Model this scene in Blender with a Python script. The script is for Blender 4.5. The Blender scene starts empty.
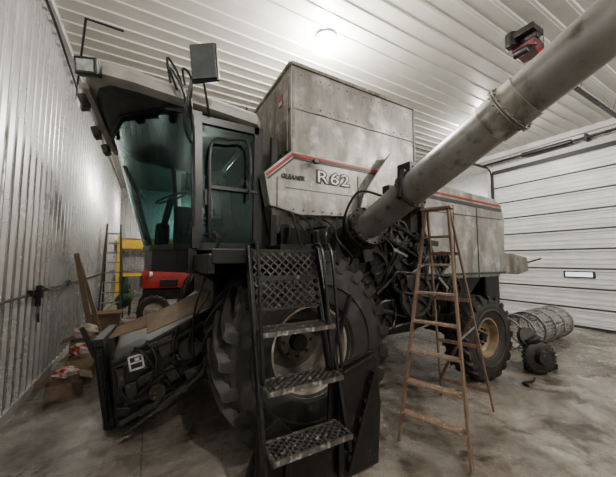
import bpy, bmesh, math, random
from mathutils import Vector, Matrix, Euler
random.seed(7)
V=Vector
scene=bpy.context.scene
COL=scene.collection
WP={}

# ---------------------------------------------------------------- materials
def mat(name,c1,c2=None,scale=4.0,metal=0.0,rough=0.5,bump=0.0,c3=None,s3=30.0,t3=0.62,emit=None,estr=0,rough2=None,detail=6,lo=.35,hi=.65,stretch=None,w3=.06):
    m=bpy.data.materials.new(name); m.use_nodes=True
    nt=m.node_tree; N=nt.nodes; L=nt.links
    p=N['Principled BSDF']
    p.inputs['Metallic'].default_value=metal
    p.inputs['Roughness'].default_value=rough
    c2=c2 or tuple(x*0.75 for x in c1)
    tc=N.new('ShaderNodeTexCoord'); mp=N.new('ShaderNodeMapping')
    L.new(tc.outputs['Object'],mp.inputs[0])
    if stretch: mp.inputs['Scale'].default_value=stretch
    nz=N.new('ShaderNodeTexNoise'); nz.inputs['Scale'].default_value=scale; nz.inputs['Detail'].default_value=detail; nz.inputs['Roughness'].default_value=.65
    L.new(mp.outputs[0],nz.inputs['Vector'])
    cr=N.new('ShaderNodeValToRGB'); cr.color_ramp.elements[0].position=lo; cr.color_ramp.elements[1].position=hi
    cr.color_ramp.elements[0].color=(*c1,1); cr.color_ramp.elements[1].color=(*c2,1)
    L.new(nz.outputs['Fac'],cr.inputs[0])
    out=cr.outputs[0]
    if c3:
        n3=N.new('ShaderNodeTexNoise'); n3.inputs['Scale'].default_value=s3; n3.inputs['Detail'].default_value=5
        L.new(tc.outputs['Object'],n3.inputs['Vector'])
        r3=N.new('ShaderNodeValToRGB'); r3.color_ramp.elements[0].position=t3; r3.color_ramp.elements[1].position=t3+w3
        L.new(n3.outputs['Fac'],r3.inputs[0])
        mx=N.new('ShaderNodeMix'); mx.data_type='RGBA'
        L.new(r3.outputs[0],mx.inputs[0]); L.new(out,mx.inputs[6]); mx.inputs[7].default_value=(*c3,1)
        out=mx.outputs[2]
    L.new(out,p.inputs['Base Color'])
    if rough2 is not None:
        mr=N.new('ShaderNodeMapRange'); mr.inputs[3].default_value=rough; mr.inputs[4].default_value=rough2
        L.new(nz.outputs['Fac'],mr.inputs[0]); L.new(mr.outputs[0],p.inputs['Roughness'])
    if bump:
        b=N.new('ShaderNodeBump'); b.inputs['Strength'].default_value=bump; b.inputs['Distance'].default_value=.02
        L.new(nz.outputs['Fac'],b.inputs['Height']); L.new(b.outputs[0],p.inputs['Normal'])
    if emit:
        p.inputs['Emission Color'].default_value=(*emit,1); p.inputs['Emission Strength'].default_value=estr
    return m

M={}
M['silver']=mat('galvanized_silver',(.38,.37,.345),(.16,.15,.13),2.2,.55,.32,.04,c3=(.55,.54,.51),s3=5,t3=.52,rough2=.5,stretch=(1.6,1.6,.6),w3=.22,detail=10)
M['silver_dirty']=mat('dirty_silver',(.32,.30,.265),(.09,.078,.06),2.4,.45,.42,.05,c3=(.48,.46,.43),s3=7,t3=.55,stretch=(2.2,2.2,.5),w3=.2,detail=10)
M['tube']=mat('auger_paint',(.25,.245,.23),(.145,.138,.125),2.5,.45,.38,.04,c3=(.075,.067,.056),s3=8,t3=.57,w3=.16,detail=10)
M['roof']=mat('roof_plastic',(.40,.385,.35),(.21,.20,.175),2.6,.0,.42,.03,detail=9)
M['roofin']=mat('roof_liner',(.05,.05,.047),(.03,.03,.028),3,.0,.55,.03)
M['black']=mat('black_paint',(.004,.004,.0045),(.010,.0095,.009),6,.1,.34,.05,c3=(.08,.075,.066),s3=38,t3=.72)
M['mech']=mat('greasy_machinery',(.006,.0056,.005),(.020,.0175,.015),7,.4,.40,.1,c3=(.07,.057,.045),s3=22,t3=.67)
M['mech2']=mat('grey_castings',(.050,.046,.040),(.012,.0105,.009),8,.35,.46,.1,c3=(.13,.11,.09),s3=16,t3=.62)
M['rubber']=mat('tire_rubber',(.012,.0115,.011),(.034,.030,.026),4,0,.60,.12,c3=(.075,.066,.055),s3=7,t3=.59,w3=.2)
M['rim']=mat('rim_paint',(.36,.28,.18),(.18,.12,.075),5,.2,.5,.05)
M['rimw']=mat('rim_pale',(.48,.44,.37),(.20,.165,.13),6,.2,.5,.05)
M['rimd']=mat('rim_disc_dirty_shaded',(.11,.092,.073),(.04,.034,.028),6,.2,.6,.05)  # brown dirt, plus darkening painted in for shade deep inside the rim
M['hose']=mat('hose_rubber',(.004,.004,.004),(.010,.010,.010),8,0,.38)
M['red']=mat('stripe_red',(.36,.02,.015),(.20,.014,.011),6,0,.4)
M['dark_grey']=mat('stripe_dark',(.02,.02,.02),(.04,.04,.036),10,0,.4)
M['step']=mat('worn_step',(.16,.155,.145),(.05,.047,.042),10,.5,.42,.1,c3=(.42,.41,.38),s3=22,t3=.57,w3=.12)
M['wood']=mat('ladder_wood',(.20,.12,.078),(.10,.062,.041),5,0,.62,.05,stretch=(8,8,1))
M['woodstep']=mat('ladder_tread',(.28,.185,.13),(.15,.10,.07),9,0,.62,.05,c3=(.36,.33,.29),s3=30,t3=.60)
M['plank']=mat('plank_brown',(.24,.185,.128),(.14,.102,.068),6,0,.7,.05)
M['dplank']=mat('plank_dark',(.15,.095,.055),(.09,.056,.033),6,0,.7,.05)
M['card']=mat('cardboard',(.26,.18,.115),(.15,.10,.065),5,0,.8)
M['dcard']=mat('cardboard_dark',(.18,.12,.073),(.10,.065,.041),5,0,.8)
M['wall']=mat('wall_steel',(.60,.60,.585),(.42,.42,.405),1.3,.6,.19,.03,rough2=.34)
M['ceil']=mat('ceiling_steel',(.58,.565,.52),(.50,.485,.44),1.0,.05,.30,.0)
M['door']=mat('door_white',(.64,.64,.625),(.50,.50,.485),1.5,0,.4,stretch=(1,1,3))
M['trim']=mat('trim_white',(.50,.49,.46),(.38,.37,.35),2,0,.5)
M['seal']=mat('seal_dark',(.008,.008,.008),(.016,.016,.016),4,0,.6)
M['seam']=mat('seam_grey',(.035,.035,.033),(.02,.02,.019),4,0,.6)
M['white']=mat('white_plastic',(.62,.62,.60),(.35,.345,.33),14,0,.4)
M['yellow']=mat('yellow_paint',(.80,.50,.02),(.65,.40,.02),5,0,.45)
M['tred']=mat('tractor_red',(.34,.014,.010),(.18,.009,.007),4,0,.32)
M['green']=mat('green_paint',(.02,.07,.032),(.01,.035,.015),4,0,.45)
M['chrome']=mat('worn_steel',(.50,.50,.49),(.20,.20,.195),9,.8,.32)
M['alu']=mat('aluminium',(.28,.28,.27),(.16,.16,.155),6,.7,.4)
M['maroon']=mat('opener_maroon',(.10,.015,.024),(.055,.009,.013),6,0,.4)
M['mirror']=mat('mirror_face',(.13,.14,.135),(.08,.09,.09),3,.5,.25)
M['bag']=mat('bag_paper',(.48,.42,.36),(.26,.19,.16),9,0,.7,.3)
M['bagred']=mat('bag_red',(.26,.03,.026),(.46,.39,.35),6,0,.6,.3,lo=.45,hi=.52)
M['lamp']=mat('lamp_glow',(1,1,1),(1,1,1),1,0,.5,emit=(1,.98,.94),estr=330)
M['lens']=mat('lamp_lens',(.50,.51,.50),(.25,.25,.25),18,.6,.15)
M['seat']=mat('seat_cloth',(.03,.028,.026),(.06,.055,.05),10,0,.8)
M['black_txt']=mat('decal_black',(.005,.005,.005),(.010,.010,.010),5,0,.4)
M['pale_txt']=mat('decal_pale',(.90,.89,.87),(.80,.79,.77),5,0,.4)

def glass(name,tint,mixf=.02):
    m=bpy.data.materials.new(name); m.use_nodes=True
    nt=m.node_tree;N=nt.nodes;L=nt.links
    N.remove(N['Principled BSDF'])
    o=N['Material Output']
    t=N.new('ShaderNodeBsdfTransparent'); t.inputs[0].default_value=(*tint,1)
    g=N.new('ShaderNodeBsdfGlossy'); g.inputs[0].default_value=(.55,.74,.72,1); g.inputs['Roughness'].default_value=.01
    d=N.new('ShaderNodeBsdfDiffuse'); d.inputs[0].default_value=(.035,.07,.067,1)
    fr=N.new('ShaderNodeFresnel'); fr.inputs[0].default_value=1.45
    tc=N.new('ShaderNodeTexCoord')
    nz=N.new('ShaderNodeTexNoise'); nz.inputs['Scale'].default_value=3.5; nz.inputs['Detail'].default_value=8
    L.new(tc.outputs['Object'],nz.inputs['Vector'])
    mr=N.new('ShaderNodeMapRange'); mr.inputs[1].default_value=.45; mr.inputs[2].default_value=.75; mr.inputs[3].default_value=.02; mr.inputs[4].default_value=.2
    L.new(nz.outputs['Fac'],mr.inputs[0])
    m1=N.new('ShaderNodeMixShader'); L.new(mr.outputs[0],m1.inputs[0]); L.new(t.outputs[0],m1.inputs[1]); L.new(d.outputs[0],m1.inputs[2])
    ad=N.new('ShaderNodeMath'); ad.operation='ADD'; ad.inputs[1].default_value=mixf; L.new(fr.outputs[0],ad.inputs[0])
    m2=N.new('ShaderNodeMixShader'); L.new(ad.outputs[0],m2.inputs[0]); L.new(m1.outputs[0],m2.inputs[1]); L.new(g.outputs[0],m2.inputs[2])
    L.new(m2.outputs[0],o.inputs[0])
    return m
M['glass']=glass('cab_glass',(.24,.39,.38))

def concrete():
    m=bpy.data.materials.new('concrete_floor'); m.use_nodes=True
    nt=m.node_tree;N=nt.nodes;L=nt.links;p=N['Principled BSDF']
    tc=N.new('ShaderNodeTexCoord')
    def noise(s,d,r=.6,dist=0):
        n=N.new('ShaderNodeTexNoise'); n.inputs['Scale'].default_value=s;n.inputs['Detail'].default_value=d;n.inputs['Roughness'].default_value=r;n.inputs['Distortion'].default_value=dist
        L.new(tc.outputs['Object'],n.inputs['Vector']); return n
    def ramp(n,a,b,ca,cb):
        r=N.new('ShaderNodeValToRGB'); e=r.color_ramp.elements; e[0].position=a;e[1].position=b;e[0].color=(*ca,1);e[1].color=(*cb,1)
        L.new(n.outputs['Fac'],r.inputs[0]); return r
    a=noise(.8,9,.7,.6); b=noise(3.5,9,.75); c=noise(60,3)
    ra=ramp(a,.38,.62,(.41,.375,.33),(.15,.128,.105))
    rb=ramp(b,.47,.64,(1,1,1),(.46,.41,.36))
    rc=ramp(c,.35,.7,(1.0,1.0,1.0),(.70,.69,.68))
    def mul(x,y):
        k=N.new('ShaderNodeMix'); k.data_type='RGBA'; k.blend_type='MULTIPLY'; k.inputs[0].default_value=1
        L.new(x,k.inputs[6]);L.new(y,k.inputs[7]); return k.outputs[2]
    o=mul(mul(ra.outputs[0],rb.outputs[0]),rc.outputs[0])
    sp=noise(1.7,5,.6,.8); rs=ramp(sp,.55,.65,(1,1,1),(.32,.27,.235)); o=mul(o,rs.outputs[0])
    bk=N.new('ShaderNodeTexBrick'); bk.offset=0; bk.inputs['Scale'].default_value=1; bk.inputs['Mortar Size'].default_value=.008
    bk.inputs['Brick Width'].default_value=3.6; bk.inputs['Row Height'].default_value=3.3
    bk.inputs['Color1'].default_value=(1,1,1,1);bk.inputs['Color2'].default_value=(1,1,1,1);bk.inputs['Mortar'].default_value=(.55,.52,.48,1)
    L.new(tc.outputs['Object'],bk.inputs['Vector']); o=mul(o,bk.outputs[0])
    L.new(o,p.inputs['Base Color'])
    mr=N.new('ShaderNodeMapRange'); mr.inputs[1].default_value=.3;mr.inputs[2].default_value=.7;mr.inputs[3].default_value=.12; mr.inputs[4].default_value=.5
    L.new(b.outputs['Fac'],mr.inputs[0]); L.new(mr.outputs[0],p.inputs['Roughness'])
    bp=N.new('ShaderNodeBump'); bp.inputs['Strength'].default_value=.15; bp.inputs['Distance'].default_value=.01
    L.new(b.outputs['Fac'],bp.inputs['Height']); L.new(bp.outputs[0],p.inputs['Normal'])
    return m
M['floor']=concrete()

# ---------------------------------------------------------------- builder
class B:
    def __init__(s): s.bm=bmesh.new()
    def faces(s,pts,fs):
        vs=[s.bm.verts.new(p) for p in pts]
        for f in fs:
            try: s.bm.faces.new([vs[i] for i in f])
            except ValueError: pass
        return s
    def box(s,c,d,rot=None):
        c=V(c); R=rot if rot is not None else Matrix.Identity(3)
        if isinstance(R,(tuple,list)): R=Euler([math.radians(a) for a in R]).to_matrix()
        h=V(d)/2; P=[]
        for x in(-1,1):
            for y in(-1,1):
                for z in(-1,1): P.append(c+R@V((x*h.x,y*h.y,z*h.z)))
        return s.faces(P,[(0,1,3,2),(4,6,7,5),(0,4,5,1),(2,3,7,6),(0,2,6,4),(1,5,7,3)])
    def bar(s,p1,p2,w,t,up=(0,0,1)):
        p1=V(p1);p2=V(p2);d=(p2-p1); L=d.length; d.normalize(); up=V(up)
        if abs(d.dot(up))>.98: up=V((0,1,0))
        x=d.cross(up).normalized(); y=x.cross(d).normalized()
        R=Matrix((x,y,d)).transposed()
        return s.box((p1+p2)/2,(w,t,L),R)
    def slab(s,q,t):
        q=[V(p) for p in q];n=(q[1]-q[0]).cross(q[3]-q[0]).normalized()
        return s.faces(q+[p-n*t for p in q],[(0,1,2,3),(4,5,6,7),(0,1,5,4),(1,2,6,5),(2,3,7,6),(3,0,4,7)])
    def frame(s,d):
        d=V(d).normalized(); a=V((0,0,1)) if abs(d.z)<.9 else V((1,0,0))
        x=d.cross(a).normalized(); y=d.cross(x).normalized(); return x,y,d
    def cyl(s,p1,p2,r1,r2=None,n=20,caps=True):
        r2=r1 if r2 is None else r2
        p1=V(p1);p2=V(p2);x,y,d=s.frame(p2-p1)
        P=[];F=[]
        for p,r in((p1,r1),(p2,r2)):
            for i in range(n):
                a=2*math.pi*i/n; P.append(p+x*math.cos(a)*r+y*math.sin(a)*r)
        for i in range(n): j=(i+1)%n; F.append((i,j,n+j,n+i))
        if caps: F.append(tuple(range(n))); F.append(tuple(range(n,2*n)))
        return s.faces(P,F)
    def lathe(s,c,axis,prof,n=40,closed=False):
        c=V(c);x,y,d=s.frame(axis);P=[];F=[];m=len(prof)
        for i in range(n):
            a=2*math.pi*i/n
            for r,h in prof: P.append(c+d*h+(x*math.cos(a)+y*math.sin(a))*max(r,1e-4))
        for i in range(n):
            j=(i+1)%n
            for k in range(m if closed else m-1):
                l=(k+1)%m; F.append((i*m+k,i*m+l,j*m+l,j*m+k))
        return s.faces(P,F)
    def tube(s,pts,r,n=8,sub=6,closed=False):
        pts=[V(p) for p in pts]
        if sub>1 and len(pts)>2:
            q=[]
            L=len(pts)
            rng=range(L if closed else L-1)
            for i in rng:
                if closed: a,b,c,d=pts[(i-1)%L],pts[i],pts[(i+1)%L],pts[(i+2)%L]
                else: a,b,c,d=pts[max(i-1,0)],pts[i],pts[i+1],pts[min(i+2,L-1)]
                for k in range(sub):
                    t=k/sub
                    q.append(.5*((2*b)+(c-a)*t+(2*a-5*b+4*c-d)*t*t+(3*b-a-3*c+d)*t**3))
            if not closed: q.append(pts[-1])
            pts=q
        P=[];F=[];m=len(pts); up=None
        for i,p in enumerate(pts):
            if closed: d=pts[(i+1)%m]-pts[(i-1)%m]
            else: d=pts[min(i+1,m-1)]-pts[max(i-1,0)]
            d.normalize()
            if up is None: x,y,_=s.frame(d); up=x
            x=(up-d*up.dot(d)).normalized(); y=d.cross(x); up=x
            for k in range(n):
                a=2*math.pi*k/n; P.append(p+(x*math.cos(a)+y*math.sin(a))*r)
        for i in range(m if closed else m-1):
            ii=(i+1)%m
            for k in range(n): l=(k+1)%n; F.append((i*n+k,i*n+l,ii*n+l,ii*n+k))
        if not closed: F.append(tuple(range(n))); F.append(tuple(range((m-1)*n,m*n)))
        return s.faces(P,F)
    def prism(s,poly,axis,a,b):
        def mk(p,t):
            u,v=p
            return {'y':(u,t,v),'x':(t,u,v),'z':(u,v,t)}[axis]
        n=len(poly);P=[mk(p,a) for p in poly]+[mk(p,b) for p in poly]
        F=[tuple(range(n)),tuple(range(n,2*n))]+[(i,(i+1)%n,n+(i+1)%n,n+i) for i in range(n)]
        return s.faces(P,F)
    def loft(s,rings,closed=True,caps=True):
        n=len(rings[0]);P=[p for r in rings for p in r];F=[]
        for i in range(len(rings)-1):
            for k in range(n if closed else n-1):
                l=(k+1)%n; F.append((i*n+k,i*n+l,(i+1)*n+l,(i+1)*n+k))
        if caps and closed: F.append(tuple(range(n)));F.append(tuple(range((len(rings)-1)*n,len(rings)*n)))
        return s.faces(P,F)
    def done(s,name,mt,parent=None,label=None,smooth=False,bevel=0,cat=None,kind=None,group=None,solid=0):
        bm=s.bm
        bmesh.ops.recalc_face_normals(bm,faces=bm.faces)
        vs=[v.co for v in bm.verts]
        mn=V([min(v[i] for v in vs) for i in range(3)]);mxx=V([max(v[i] for v in vs) for i in range(3)])
        c=(mn+mxx)/2
        if parent is None: c.z=mn.z
        if kind=='structure': c=V((0,0,0))
        for v in bm.verts: v.co-=c
        me=bpy.data.meshes.new(name);bm.to_mesh(me);bm.free()
        if smooth:
            for p in me.polygons:p.use_smooth=True
        me.materials.append(M[mt] if isinstance(mt,str) else mt)
        o=bpy.data.objects.new(name,me);COL.objects.link(o)
        put(o,c,parent)
        if smooth:
            es=o.modifiers.new('es','EDGE_SPLIT');es.split_angle=math.radians(38)
        if solid:
            sm=o.modifiers.new('sol','SOLIDIFY');sm.thickness=solid
        if bevel:
            bv=o.modifiers.new('bv','BEVEL');bv.width=bevel;bv.segments=2;bv.limit_method='ANGLE'
        if label:o['label']=label
        if cat:o['category']=cat
        if kind:o['kind']=kind
        if group:o['group']=group
        return o
def put(o,c,parent):
    WP[o.name]=V(c)
    if parent is not None:
        o.parent=parent; o.location=V(c)-WP[parent.name]
    else:o.location=c
def empty(name,c,label,cat,group=None):
    e=bpy.data.objects.new(name,None);e.empty_display_size=.2;COL.objects.link(e);put(e,c,None)
    e['label']=label;e['category']=cat
    if group:e['group']=group
    return e
def text(body,size,loc,rot,mt,name,parent,label=None,sx=1.0,off=0.0,shear=0,ext=.003,sp=1.0):
    cu=bpy.data.curves.new(name,'FONT');cu.body=body;cu.size=size;cu.extrude=ext;cu.offset=off;cu.shear=shear;cu.space_character=sp
    t=bpy.data.objects.new('tmp_txt',cu);COL.objects.link(t)
    bpy.context.view_layer.update()
    me=bpy.data.meshes.new_from_object(t.evaluated_get(bpy.context.evaluated_depsgraph_get()))
    bpy.data.objects.remove(t)
    me.transform(Euler([math.radians(a) for a in rot]).to_matrix().to_4x4()@Matrix.Diagonal((sx,1,1,1)))
    me.materials.clear();me.materials.append(M[mt])
    o=bpy.data.objects.new(name,me);COL.objects.link(o);put(o,V(loc),parent)
    if label:o['label']=label
    return o

# ---------------------------------------------------------------- room
XL,XR,YN,YB,H=-1.41,10.4,-4.0,17.0,5.5
def corr(name,org,ud,vd,nd,L,Hh,pitch,dep,mt,minor=True):
    org=V(org);ud=V(ud);vd=V(vd);nd=V(nd)
    prof=[];u=0
    while u<L:
        prof+=[(u,0),(u+.014,dep),(u+.05,dep),(u+.064,0)]
        if minor:
            for k in(1,2):
                q=u+.064+(pitch-.064)*k/3
                prof+=[(q-.012,0),(q-.004,dep*.3),(q+.004,dep*.3),(q+.012,0)]
        u+=pitch
    prof.append((L,0))
    b=B();P=[];n=len(prof)
    for u,h in prof:P.append(org+ud*min(u,L)+nd*h)
    for u,h in prof:P.append(org+ud*min(u,L)+nd*h+vd*Hh)
    b.faces(P,[(i,i+1,n+i+1,n+i) for i in range(n-1)])
    return b.done(name,mt,kind='structure')
b=B();b.box(((XL+XR)/2,(YN+YB)/2,-.1),(XR-XL+.4,YB-YN+.4,.2));b.done('floor','floor',kind='structure')
corr('wall_left',(XL,YN,0),(0,1,0),(0,0,1),(1,0,0),YB-YN,H,.23,.036,'wall')
corr('wall_back',(XL,YB,0),(1,0,0),(0,0,1),(0,-1,0),XR-XL,H,.25,.028,'wall')
corr('wall_front',(XL,YN,0),(1,0,0),(0,0,1),(0,1,0),XR-XL,H,.25,.028,'wall')
corr('ceiling',(XL,YN,H),(0,1,0),(1,0,0),(0,0,-1),YB-YN,XR-XL,.26,.016,'ceil',False)
DY0,DY1,DH=.1,5.4,4.85
b=B();b.box((XR+.1,(YN+DY0)/2,H/2),(.2,DY0-YN,H));b.box((XR+.1,(DY1+YB)/2,H/2),(.2,YB-DY1,H));b.box((XR+.1,(DY0+DY1)/2,(DH+H)/2),(.2,DY1-DY0,H-DH))
b.done('wall_right','wall',kind='structure')
b=B();b.box((XL+.02,(YN+YB)/2,.06),(.05,YB-YN,.12));b.done('baseboard_left','trim',kind='structure')
b=B();b.box((XL+.05,(YN+YB)/2,H-.05),(.1,YB-YN,.1));b.done('trim_1','trim',kind='structure')
b=B();b.box((XR-.05,(YN+YB)/2,H-.08),(.1,YB-YN,.16));b.done('trim_2','trim',kind='structure')
b=B();b.box((XR-.03,DY1+.09,DH/2),(.07,.16,DH));b.box((XR-.03,DY0-.09,DH/2),(.07,.16,DH));b.box((XR-.03,(DY0+DY1)/2,DH+.1),(.07,DY1-DY0+.3,.2));b.done('trim_3','trim',kind='structure')
b=B();b.box((XR-.075,DY1+.0,DH/2),(.02,.06,DH));b.box((XR-.075,DY0,DH/2),(.02,.05,DH));b.box((XR-.075,(DY0+DY1)/2,DH),(.02,DY1-DY0,.12));b.box((XR-.03,(DY0+DY1)/2,.03),(.05,DY1-DY0,.06));b.done('trim_4','seal',kind='structure')
b=B();ns=9;sh=DH/ns
for i in range(ns):
    z0=i*sh
    b.box((XR+.03,(DY0+DY1)/2,z0+sh/2),(.05,DY1-DY0,sh-.012))
    for k in range(1,4):
        b.box((XR+.0,(DY0+DY1)/2,z0+sh*k/4),(.02,DY1-DY0,.022 if k!=2 else .03))
    b.box((XR-.010,(DY0+DY1)/2,z0+sh-.055),(.04,DY1-DY0,.045))
b.done('door_1','door',kind='structure')
b=B()
for i in range(1,ns):b.box((XR-.008,(DY0+DY1)/2,i*sh-.004),(.046,DY1-DY0,.046))
b.done('trim_5','seam',kind='structure')
b=B();b.box((XR-.012,3.3,1.45),(.05,.66,.19));b.done('window_1','seal',kind='structure')
b=B();b.box((XR-.03,3.3,1.45),(.03,.57,.12))
b.done('window_2',mat('window_pane',(.8,.84,.86),(.7,.75,.78),2,0,.2,emit=(.85,.92,1),estr=.9),kind='structure')

# ---------------------------------------------------------------- lamps
def lamp(x,y,power,r=.07,lm='lamp'):
    e=B().lathe((x,y,H-.06),(0,0,1),[(0,-.02),(.17,-.02),(.19,.01),(.14,.03),(0,.04)],24).done('ceiling_lamp','white',label='round white ceiling lamp fixture shining brightly',cat='ceiling lamp',smooth=True,group='shop ceiling lamps')
    WP[e.name]=V(e.location)
    B().lathe((x,y,H-.10),(0,0,1),[(0,-.19),(.09,-.18),(.17,-.12),(.205,-.03),(.18,.02)],32).done('bulb',lm,parent=e,smooth=True)
    l=bpy.data.lights.new('lamp_light','POINT');l.energy=power;l.shadow_soft_size=r;l.color=(1,.96,.89)
    lo=bpy.data.objects.new('lamp_light',l);COL.objects.link(lo);put(lo,(x,y,H-.38),e)
M['lamp2']=mat('lamp_glow_dim',(1,1,1),(1,1,1),1,0,.5,emit=(1,.97,.9),estr=60)
lamp(2.4,3.72,400,lm='lamp')
lamp(.9,-1.9,420,lm='lamp2')
lamp(6.4,-1.4,420,lm='lamp2')
lamp(7.8,4.3,210,lm='lamp2')
lamp(2.5,10.5,300,lm='lamp2')
lamp(7.6,10.5,60,lm='lamp2')
w=bpy.data.worlds.new('w');scene.world=w;w.use_nodes=True
w.node_tree.nodes['Background'].inputs[0].default_value=(.8,.85,1,1);w.node_tree.nodes['Background'].inputs[1].default_value=.2

# ================================================================ COMBINE
C=empty('combine_harvester',(3,4.2,0),'silver and black combine harvester with red stripe, parked indoors','combine harvester')
def tire(cx,yc,R,W,rimR,out=-1,rimm='rimw',nl=22,q=.94,disc='rimd'):
    b=B();c=(cx,yc,R)
    prof=[(rimR,-.36),(rimR+.05,-.45),((R+rimR)/2,-.5),(R*(q-.055),-.485),(R*(q-.012),-.43),(R*q,-.2),(R*q,.2),(R*(q-.012),.43),(R*(q-.055),.485),((R+rimR)/2,.5),(rimR+.05,.45),(rimR,.36)]
    b.lathe(c,(0,1,0),[(r,h*W) for r,h in prof],56)
    for s in(-1,1):
        for i in range(nl):
            th0=2*math.pi*(i+(.5 if s>0 else 0))/nl
            rings=[]
            for k in range(8):
                if k<6: w=s*W*(.0+.5*k/5)
                else: w=s*W*(.508 if k==6 else .512)
                th=th0+min(abs(w),W*.5)/R*.95+(0 if k<6 else .02*(k-5))
                hw=(.027+.010*min(k,5)/5)/R
                if k<6:
                    r0=R*(q if k<3 else q-.012)-.03; r1=R*(1.0 if k<4 else (.994 if k==4 else .97))
                else: r0=R*(q-.10); r1=R*(.94 if k==6 else .88)
                ring=[]
                for (rr,tt) in((r0,th-hw*1.4),(r1,th-hw),(r1,th+hw),(r0,th+hw*1.4)):
                    ring.append(V((cx+rr*math.cos(tt),yc+w,R+rr*math.sin(tt))))
                rings.append(ring)
            b.loft(rings)
    for s in(-1,1):
        b.lathe(c,(0,1,0),[((R+rimR)/2-.06,s*W*.49),((R+rimR)/2-.05,s*W*.515),((R+rimR)/2-.03,s*W*.515),((R+rimR)/2-.02,s*W*.49)],56)
    t=b.done('wheel','rubber',parent=C,smooth=True,label='large lugged rubber tractor tire')
    o=out
    dz=-.18 if R>.8 else 0
    rb=B();P=[(rimR+.025,.41),(rimR+.02,.37),(rimR-.02,.36),(rimR-.035,.28),(rimR-.05,.10+dz)]
    rb.lathe(c,(0,1,0),[(r,o*h*W) for r,h in P],44)
    rb.lathe(c,(0,1,0),[(rimR+.01,o*.1*W),(rimR+.01,-o*.36*W),(rimR-.03,-o*.36*W)],44)
    rb.done('rim',rimm,parent=t,smooth=True)
    rb=B();P=[(rimR-.05,.10+dz),(rimR*.72,.02+dz),(rimR*.52,.04+dz),(rimR*.45,.12+dz),(rimR*.30,.13+dz),(.0,.13+dz)]
    rb.lathe(c,(0,1,0),[(r,o*h*W) for r,h in P],44)
    rb.done('wheel_disc',disc,parent=t,smooth=True)
    hb=B();hb.cyl((cx,yc+o*(.12+dz)*W,R),(cx,yc+o*(.24+dz)*W,R),rimR*.24,rimR*.2,20)
    for i in range(8):
        a=math.pi*2*i/8
        p=V((cx+math.cos(a)*rimR*.38,yc+o*(.12+dz)*W,R+math.sin(a)*rimR*.38))
        hb.cyl(p,p+V((0,o*.03,0)),.018,n=6)
    hb.done('hub','mech',parent=t)
    return t
FX,RX=1.45,4.67
tire(FX,2.43+.39,.965,.78,.43,-1,'rimw',23,.925)
tire(FX,5.9,.965,.78,.43,1,'rimw',23,.925)
tire(RX,2.56+.215,.64,.42,.30,-1,'rim',20,.94,'rim')
tire(RX,5.7,.64,.42,.30,1,'rim',20,.94,'rim')

YS=2.9
b=B();b.prism([(1.38,3.06),(1.37,4.17),(3.42,4.15),(3.44,3.50),(3.47,3.06)],'y',YS-.018,5.0)
tank=b.done('grain_tank','silver',parent=C,bevel=.012,label='weathered galvanized grain tank')
b=B()
b.bar((1.37,YS-.026,4.16),(3.42,YS-.026,4.14),.03,.04,(0,0,1));b.box((1.36,3.95,4.155),(.03,2.14,.04))
b.box((2.42,YS-.024,3.62),(2.05,.014,.012));b.box((1.368,3.95,3.62),(.014,2.1,.012))
for x in(1.40,3.42):b.box((x,YS-.024,3.6),(.03,.014,1.05))
for i in range(14):
    x=1.5+i*.137
    b.cyl((x,YS-.028,4.05),(x,YS,4.05),.009,n=6);b.cyl((x,YS-.028,3.68),(x,YS,3.68),.009,n=6)
b.done('tank_flange','silver_dirty',parent=tank)
b=B();b.box((1.36,3.95,3.58),(.02,2.0,.92));b.done('tank_front_sheet','silver_dirty',parent=tank)
b=B();b.box((1.343,3.12,3.80),(.006,.10,.14));b.done('warning_decal','red',parent=tank,label='small red and white warning sticker')
b=B();b.box((1.339,3.12,3.76),(.006,.08,.05));b.done('warning_decal','white',parent=tank)
b=B();b.prism([(1.12,2.44),(1.05,2.80),(1.38,3.10),(3.6,3.10),(3.6,2.66),(3.0,2.62),(2.35,2.40),(1.5,2.36)],'y',YS-.03,3.05)
sp=b.done('side_panel','silver',parent=C,bevel=.012,label='silver side panel carrying the model number')
# lower hopper side sloping inward under the panel
b=B();b.loft([[V((1.15,YS-.01,2.46)),V((2.32,YS-.01,2.42)),V((2.32,3.3,2.42)),V((1.15,3.3,2.46))],[V((1.22,3.06,2.16)),V((1.98,3.06,2.14)),V((1.98,3.3,2.14)),V((1.22,3.3,2.16))]]);b.done('lower_hopper','silver_dirty',parent=C,bevel=.01)
b=B();b.prism([(3.62,1.55),(3.62,3.06),(5.55,2.98),(5.78,2.86),(5.86,2.6),(5.80,1.75),(5.6,1.55)],'y',YS-.02,5.5)
rear=b.done('rear_hood','silver',parent=C,bevel=.03,label='dusty silver rear hood')
b=B();b.bar((1.385,YS-.034,3.055),(3.60,YS-.034,3.04),.008,.034,(0,0,1));b.bar((1.075,YS-.034,2.770),(1.395,YS-.034,3.060),.008,.032,(0,0,1));b.done('red_stripe','red',parent=sp)
b=B();b.bar((1.40,YS-.034,3.018),(3.60,YS-.034,3.003),.008,.026,(0,0,1));b.bar((1.09,YS-.034,2.735),(1.41,YS-.034,3.020),.008,.022,(0,0,1));b.done('dark_stripe','dark_grey',parent=sp)
b=B();b.box((4.68,YS-.024,2.88),(2.1,.008,.035),(0,1.6,0));b.done('red_stripe','red',parent=rear)
b=B();b.box((4.68,YS-.024,2.80),(2.1,.008,.06),(0,1.6,0));b.done('dark_stripe','dark_grey',parent=rear)
b=B()
for x in(4.3,4.95):b.box((x,YS-.024,2.15),(.014,.01,1.2))
b.box((4.7,YS-.024,2.60),(2.1,.01,.014));b.box((4.7,YS-.03,1.62),(2.1,.02,.04))
b.done('panel_seam','dark_grey',parent=rear)
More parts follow.
